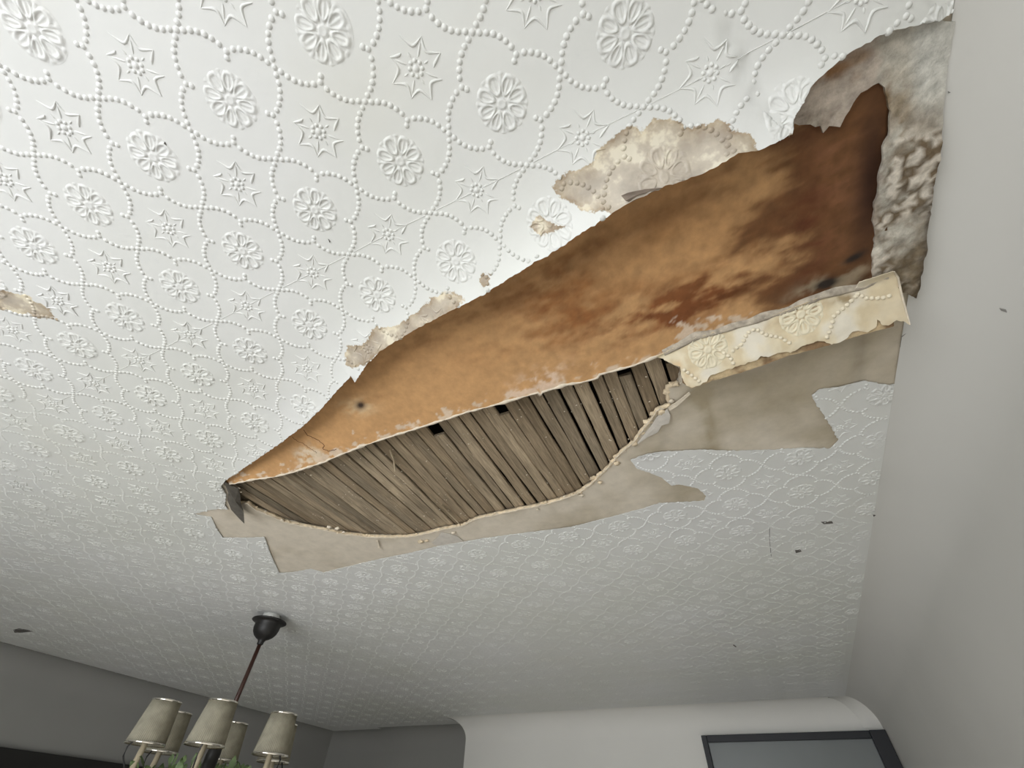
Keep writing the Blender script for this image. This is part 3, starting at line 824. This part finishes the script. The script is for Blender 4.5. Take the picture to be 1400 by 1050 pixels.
def star_mb():
    mb = MB()
    dome(mb, 0, 0, .027 * CA, .0020, 10)
    for k in range(8):
        a = math.pi * (k + .5) / 4; dome(mb, .050 * CA * math.cos(a), .050 * CA * math.sin(a), .0175 * CA, .0018, 7)
    for k in range(8):
        a = math.pi * k / 4
        tip = .222 if k % 2 == 0 else .205
        ridge(mb, [(q * CA * math.cos(a), q * CA * math.sin(a)) for q in (.075, .10, .135, .165)] if k % 2 else [(q * CA * math.cos(a), q * CA * math.sin(a)) for q in (.075, .09, .11)], .0018, .0010)
        a2 = a + math.pi / 4; tip2 = .205 if k % 2 == 0 else .222
        P = []
        for q in range(7):
            t = q / 6; aa = a + (a2 - a) * t; rr_ = (tip + (tip2 - tip) * t) - .075 * math.sin(math.pi * t) ** .8
            P.append((rr_ * CA * math.cos(aa), rr_ * CA * math.sin(aa)))
        if k in (0, 5): P = P[:4]
        ridge(mb, P, .0023, .0016)
    return mb
med_v, med_f = heightgrid(20, 112, .222 * CA, med_h)
med_v2, med_f2 = heightgrid(7, 32, .222 * CA, med_h)
smb = star_mb(); st_v, st_f = np.array(smb.v), smb.f
def in_paper(P): return inpoly(P, P_OUT) & ~inpoly(P, paper_hole)
items = []
for i in range(-3, 26):
    for j in range(-25, 8):
        for kind, off in (('m', 0), ('s', .5)):
            c = cell_xy(i + off, j + off)
            if not (-4.15 < c[0] < XR + .05 and -1.1 < c[1] < 4.05): continue
            p = np.array([*c, 0.0]); v = RM @ (p - CP)
            if v[2] < .05: continue
            px = proj(p)
            if not (-90 < px[0] < 1490 and -90 < px[1] < 1100): continue
            items.append((float(np.linalg.norm(p - CP)) , kind, c))
items.sort(key=lambda t: t[0])
def clip_obj(v, f, c, name):
    P = v[:, :2] + c; ok = in_paper(P)
    if ok.sum() < 8: return
    f3 = [q for q in f if all(ok[a] for a in q)]
    if len(f3) < 6: return
    used = sorted({a for q in f3 for a in q}); mp = {a: k for k, a in enumerate(used)}
    P = P[used]; z = zpaper(P) + v[used, 2]
    mk(name, np.c_[P, z], [tuple(mp[a] for a in q) for q in f3], M_paper, paper, attrs={'stain': stain(P)})
shared = {}
def place(kind, c):
    name = 'embossed_medallion' if kind == 'm' else 'embossed_star'
    if kind not in shared:
        o = mk(name, med_v if kind == 'm' else st_v, med_f if kind == 'm' else st_f, M_paper, paper, local=True); shared[kind] = o
    else:
        o = shared[kind].copy(); COL.objects.link(o)
    e = .03; zz = zpaper(np.array([c, c + [e, 0], c - [e, 0], c + [0, e], c - [0, e]]))
    gx, gy = (zz[1] - zz[2]) / (2 * e), (zz[3] - zz[4]) / (2 * e)
    n = Vector((-gx, -gy, 1)).normalized(); xa = Vector((1, 0, gx)).normalized(); ya = n.cross(xa)
    m = Matrix.Identity(4)
    for r in range(3): m[r][0] = xa[r]; m[r][1] = ya[r]; m[r][2] = n[r]
    kz = float(np.interp(np.linalg.norm(c - CP[:2]), [.9, 1.8], [.85, .68]))
    for r in range(3): m[r][2] *= kz
    m[0][3], m[1][3], m[2][3] = c[0], c[1], float(zz[0]) + H - .0003
    o.matrix_world = m
count = {'m': 0, 's': 0}; far = MB()
for dist, kind, c in items:
    d, _ = segdist([c], np.vstack([paper_hole, paper_hole[:1]])); d = d[0]; inside = in_paper(np.array([c]))[0]
    edge = min(abs(XR - c[0]), 9)
    if inside and d > .30 and edge > .05 and abs(stain([c])[0]) < .01 and dist < 2.6 and count[kind] < 290:
        place(kind, c); count[kind] += 1
    elif (d < .30 or inside) and dist < 2.6 and count[kind] < 290:
        if inside or d < .05:
            clip_obj(med_v if kind == 'm' else st_v, med_f if kind == 'm' else st_f, c, 'embossed_medallion' if kind == 'm' else 'embossed_star'); count[kind] += 1
    elif inside:
        v, f = (med_v2, med_f2) if kind == 'm' else (st_v, st_f)
        ok = in_paper(v[:, :2] + c)
        if ok.all(): far.add(np.c_[v[:, :2] + c, v[:, 2] * .7 - .0002 + float(zpaper(np.array([c]))[0])], f)
if far.v:
    o = far.build('distant_embossing', M_paper, paper, smooth=True); o['kind'] = 'stuff'
# bead chains
beads = []
def chain(P0, P1, outward):
    P0, P1 = np.array(P0), np.array(P1); n = 7
    for q in range(1, 2 * n):
        t = q / (2 * n); p = P0 + (P1 - P0) * t
        h = .060 * abs(math.sin(2 * math.pi * t)) ** .75 - .018
        beads.append(p + outward * h)
    beads.append((P0 + P1) / 2 - outward * .060)
for i in range(-3, 26):
    for j in range(-25, 8):
        c0 = cell_xy(i, j)
        if not (-4.3 < c0[0] < XR + .2 and -1.3 < c0[1] < 4.2): continue
        px = proj(np.array([*c0, 0.]));
        if (RM @ (np.array([*c0, 0.]) - CP))[2] < .05 or not (-160 < px[0] < 1560 and -160 < px[1] < 1150): continue
        nb = len(beads)
        for sx, sy in ((1, 1), (1, -1), (-1, 1), (-1, -1)):
            chain((0, .5 * sy), (.5 * sx, 0), np.array([sx, sy]) / math.sqrt(2))
        beads.append(np.array([.5, 0.])); beads.append(np.array([0., .5]))
        for k in range(nb, len(beads)): beads[k] = np.array([c0[0] - beads[k][0] * CA, c0[1] - beads[k][1] * CC])
B = np.array(beads); ring_flag = np.zeros(len(B), bool)
ok = inpoly(B, P_OUT - np.sign(P_OUT) * 0) & ~inpoly(B, paper_hole)
dd, _ = segdist(B, sag_line[:, :2]); B = B[ok]
zB = zpaper(B); dist = np.linalg.norm(np.c_[B, zB] - CP, axis=1)
sB = None
mb_near, mb_far = MB(), MB(); nearidx = []
for (x, y), z, ds in zip(B, zB, dist):
    r = .0265 * CA * random.uniform(.92, 1.06)
    if ds < 1.6: dome(mb_near, x, y, r, .0020, 8, z + .0001, 2)
    else: dome(mb_far, x, y, r, .0022, 6, z - .0003, 1)
st_n = stain(np.array(mb_near.v)[:, :2])
o = mb_near.build('bead_chain', M_paper, paper, smooth=True, attrs={'stain': st_n}); o['kind'] = 'stuff'
o = mb_far.build('bead_chain', M_paper, paper, smooth=True); o['kind'] = 'stuff'
# the same beads pressed in the torn strip
mb = MB(); L0 = lift([(905, 498), (935, 500), (960, 490), (1000, 475), (1040, 460), (1080, 455), (1120, 440), (1150, 440), (1190, 420)])
def strip_beads(pxs):
    P = lift(pxs); s = np.r_[0, np.cumsum(np.hypot(*np.diff(P, axis=0).T))]
    for q in np.arange(0, s[-1], .0088):
        p = np.array([np.interp(q, s, P[:, 0]), np.interp(q, s, P[:, 1])])
        if inpoly([p], sp)[0]: dome(mb, p[0], p[1], .0045, .0034, 8, float(zstrip(np.array([p]))[0] + crumple(*p)) + .0002, 2)
for c_ in ([(935, 505), (945, 512), (955, 520)], [(985, 480), (998, 488), (1004, 500)], [(1002, 480), (1015, 470), (1022, 455), (1032, 450), (1048, 458), (1068, 462), (1082, 470)],
           [(1130, 460), (1136, 445), (1140, 432), (1158, 418), (1170, 405)], [(1172, 402), (1185, 408), (1205, 408), (1220, 404)]):
    strip_beads(c_)
o = mb.build('bead_chain', M_cream, strip, smooth=True, cols=np.tile([.76, .68, .52], (len(mb.v), 1))); o['kind'] = 'stuff'
for (px, py, a0) in ((968, 478, .3), (1095, 430, 0)):
    c = lift([(px, py)])[0]; P = med_v[:, :2] + c; okk = inpoly(P, sp)
    f3 = [q for q in med_f if all(okk[a] for a in q)]; used = sorted({a for q in f3 for a in q}); mp = {a: k for k, a in enumerate(used)}
    z = zstrip(P[used]) + np.array([crumple(*p) for p in P[used]]) + med_v[used, 2]
    mk('embossed_medallion', np.c_[P[used], z], [tuple(mp[a] for a in q) for q in f3], M_cream, strip, cols=np.tile([.74, .67, .50], (len(used), 1)))

# seam between two lengths of paper, small cracks and holes in the ceiling
def surf_line(pxs, rad, name, mat, parent, n=40, z=-.0002):
    P = resample(ats(pxs, -.004), np.linspace(0, 1, n)); zz = zpaper(P)
    v, f = tube([(p[0], p[1], q + z) for p, q in zip(P, zz)], rad, 4); return mk(name, v, f, mat, parent)
M_seam = simple('seam_shadow_line', (.30, .29, .27), .8)
for ya in (0.5 * CC,):
    P = [(x, ya + .002 * noise.noise(Vector((x * 6, 0, 0)))) for x in np.linspace(-4.0, .33, 160)]
    P = [p for p in P if in_paper(np.array([p]))[0]]
    zz = zpaper(np.array(P))
    v, f = tube([(p[0], p[1], q - .0001) for p, q in zip(P, zz)], .0007, 4); mk('paper_seam', v, f, M_paper, paper)
M_hole = simple('dark_damage_mark', (.10, .09, .08), .9)
for pts in ([(1087, 752), (1094, 751), (1096, 754), (1088, 756)], [(1002, 882), (1006, 885), (1007, 884), (1003, 881)], [(227, 193), (231, 200), (230, 203), (226, 196)], [(18, 861), (26, 859), (37, 861), (46, 863), (30, 865), (20, 865)],
            [(1122, 713), (1137, 712), (1139, 715), (1126, 716)], [(450, 325), (453, 328), (452, 330)], [(1193, 703), (1197, 704), (1194, 706)]):
    P = ats(pts); zz = zpaper(P) - .0012
    if inpoly(P[:1], P_OUT)[0]: sliver(P, zz, .001, 'small_tear', M_hole, paper)
surf_line([(1053, 722), (1053, 740), (1055, 762)], .0008, 'hairline_crack', M_hole, paper)
# dirt and flakes along the top of the right wall
M_mark = simple('grey_wall_mark', (.25, .24, .22), .9)
def cove_pt(px, py):
    d = RM.T @ np.array([(px - 700) / FPX, (py - 525) / FPX, 1.0]); best = None
    for t in np.linspace(.05, 4, 4000):
        p = CP + d * t
        if p[0] > XR:
            o_ = p[0] - XR
            if o_ >= RC: return p
            zc = -RC * (1 - math.cos(math.asin(min(1, o_ / RC))))
            if p[2] > zc: return np.array([p[0], p[1], zc])
    return None
for pts in ([(1366, 420), (1374, 422), (1376, 426), (1369, 424)], [(1218, 462), (1230, 456), (1240, 455), (1230, 458)], [(1278, 181), (1281, 184), (1279, 187)], [(1255, 172), (1259, 176), (1256, 180)], [(1296, 124), (1300, 126), (1297, 127)], [(1241, 97), (1244, 99), (1240, 100)]):
    P3 = [cove_pt(*p) for p in pts]
    if all(p is not None for p in P3):
        P3 = [p + np.array([-.0012, 0, -.0006]) for p in P3]; n = len(P3)
        V = P3 + [p + np.array([.002, 0, .001]) for p in P3]
        F = [tuple(range(n)), tuple(range(n, 2 * n))[::-1]] + [(i, (i + 1) % n, n + (i + 1) % n, n + i) for i in range(n)]
        mk('paint_chip', V, F, M_mark, wall_objs['wall_right'], smooth=False)

# ------------------------------------------------------------------ far wall: dark framed pane under the cove
fy = YF + RC
mb = MB()
fx0, fx1, ft = -.571, XR + RC - .002, -.158
fr = MB().box(fx0, fx0 + .035, fy - .045, fy, -1.9, ft).box(fx1 - .085, fx1, fy - .06, fy, -1.9, ft).box(fx0 + .035, fx1 - .085, fy - .045, fy, ft - .038, ft)
fr.box(fx0 + .035, fx1 - .085, fy - .045, fy, -1.9, -1.86)
wf = fr.build('window_2', M_frame); wf['kind'] = 'structure'; bevel(wf, .003)
pn = MB().box(fx0 + .035, fx1 - .085, fy - .02, fy - .012, -1.86, ft - .038).build('pane', M_pane, wf)
# short rounded return at the end of the far cove
v = []; f = []
for k in range(15):
    a = math.pi / 2 * k / 14
    o_, z_ = RC * math.sin(a), -RC * (1 - math.cos(a))
    for (dx, dz, dy) in ((-.055, .001, .001), (-.050, -.004, -.004), (0.0, -.004, -.004)):
        xx = XR - .045 + o_ * .98 + dx
        v.append((xx, YF + o_ + dy * math.sin(a), z_ + dz * math.cos(a)))
for k in range(14):
    for j in range(2): f.append((k * 3 + j, (k + 1) * 3 + j, (k + 1) * 3 + j + 1, k * 3 + j + 1))
t1 = mk('trim_1', v, f, M_wall_lit); t1['kind'] = 'structure'
# dark head of the doorway in the left wall
lx_ = -4.2 - RC
d1_ = MB().box(lx_, lx_ + .05, -.6, 3.0, -.60, -.44).box(lx_, lx_ + .05, 2.9, 3.0, -2.3, -.44).box(lx_, lx_ + .05, -.6, -.5, -2.3, -.44).build('door_1', M_black)
d1_['kind'] = 'structure'; bevel(d1_, .004)
MB().box(lx_ + .005, lx_ + .03, -.5, 2.9, -2.3, -.60).build('door_panel', M_wall, d1_)

# ------------------------------------------------------------------ chandelier
CX, CY = -2.157, 1.414
ch = bpy.data.objects.new('chandelier', None); COL.objects.link(ch); ch.location = (CX, CY, H)
ch['label'] = 'black chandelier with six pleated cream shades hanging from the ceiling'; ch['category'] = 'chandelier'
def lp_(name, vf, mat, parent=ch, smooth=True):
    return mk(name, vf[0], vf[1], mat, parent, smooth=smooth, local=True)
lp_('ceiling_rose', lathe([(0, 0), (.040, 0), (.040, -.022), (.036, -.026), (0, -.026)], 36), M_white)
lp_('canopy', lathe([(0, -.024), (.070, -.024), (.078, -.026), (.080, -.029), (.074, -.033), (.062, -.036), (.058, -.042), (.058, -.060), (.053, -.078), (.043, -.092), (.030, -.102), (.018, -.108), (.014, -.116), (.014, -.126), (.009, -.13), (0, -.13)], 36), M_black)
lp_('rod', lathe([(0, -.125), (.009, -.125), (.009, -.50), (0, -.50)], 14), M_rod)
lp_('hub', lathe([(0, -.49), (.014, -.49), (.024, -.50), (.026, -.52), (.024, -.62), (.034, -.66), (.030, -.70), (.016, -.73), (.010, -.76), (0, -.77)], 24), M_black)
RR, ZM, PH = .255, -.45, .26
leafm = None
def leaf_mesh():
    v = []; f = []
    for i in range(5):
        t = i / 4; wd = .011 * math.sin(math.pi * min(.98, t + .05)) + .0004
        v += [(t * .038, -wd, .004 * t), (t * .038, 0, -.002 + .004 * math.sin(t * 3)), (t * .038, wd, .004 * t)]
    for i in range(4):
        for j in range(2): f.append((i * 3 + j, (i + 1) * 3 + j, (i + 1) * 3 + j + 1, i * 3 + j + 1))
    return v, f
leaf0 = None; sh0 = arm0 = None
lr = random.Random(2)
for k in range(6):
    a = PH + k * math.pi / 3; ca, sa = math.cos(a), math.sin(a)
    def rot(v): return [(x * ca - y * sa, x * sa + y * ca, z) for x, y, z in v]
    arm_pts = [(.02, 0, -.63), (.07, 0, -.69), (.13, 0, -.71), (.20, 0, -.69), (.25, 0, -.63), (.255, 0, -.60)]
    v, f = tube(arm_pts, .006, 8); lp_('arm', (rot(v), f), M_black)
    v, f = tube([(.255, 0, -.60), (.28, 0, -.585), (.303, 0, -.555), (.306, 0, -.53), (.296, 0, -.512)], .0028, 6)
    lp_('scroll', (rot(v), f), M_black)
    v, f = lathe([(0, -.605), (.028, -.605), (.032, -.597), (.012, -.592), (.0105, -.59), (.0105, -.46), (0, -.46)], 14)
    lp_('candle_tube', (rot([(x + RR, y, z) for x, y, z in v]), f), M_candle)
    R1, R0, z1, z0 = .050, .065, -.388, -.516
    if sh0 is None:
        pr = [(R0 + (R1 - R0) * t, z0 + (z1 - z0) * t) for t in np.linspace(0, 1, 5)]
        v, f = lathe(pr, 180)
        v = [(x * (1 + .018 * math.cos(60 * math.atan2(y, x))), y * (1 + .018 * math.cos(60 * math.atan2(y, x))), z - ZM) for x, y, z in v]
        s_ = mk('lamp_shade', v, f, M_shade, ch, local=True)
        m_ = s_.modifiers.new('solid', 'SOLIDIFY'); m_.thickness = .0012
        s_['label'] = 'cream pleated shade with shiny rims'
        rims = []
        for (rr0, zz0) in ((R0 + .001, z0), (R1 + .001, z1)):
            v, f = lathe([(rr0, zz0 - .003 - ZM), (rr0 + .002, zz0 - .003 - ZM), (rr0 + .0025, zz0 - ZM), (rr0 + .002, zz0 + .003 - ZM), (rr0, zz0 + .003 - ZM)], 40)
            rims.append(mk('shade_rim', v, f, M_rim, s_, local=True))
        sh0 = s_; sh = s_
    else:
        sh = sh0.copy(); COL.objects.link(sh); sh.parent = ch
        for r_ in rims:
            q = r_.copy(); COL.objects.link(q); q.parent = sh
    sh.location = (RR * ca, RR * sa, ZM); sh.rotation_euler = (0, 0, a + k * .3)
    for q in range(14):
        if leaf0 is None:
            vf = leaf_mesh(); lf = mk('leaf', vf[0], vf[1], M_leaf, ch, local=True, smooth=True); leaf0 = lf
        else:
            lf = leaf0.copy(); COL.objects.link(lf)
        t = lr.uniform(.25, .98); aa = a + lr.uniform(-.35, .35)
        lf.location = (t * RR * math.cos(aa), t * RR * math.sin(aa), -.655 + .05 * lr.random() + .05 * (1 - abs(t - .5)))
        lf.rotation_euler = (lr.uniform(-1, 1), lr.uniform(-1.6, -.2), lr.uniform(0, 6.28)); s__ = lr.uniform(.8, 1.3); lf.scale = (s__,) * 3
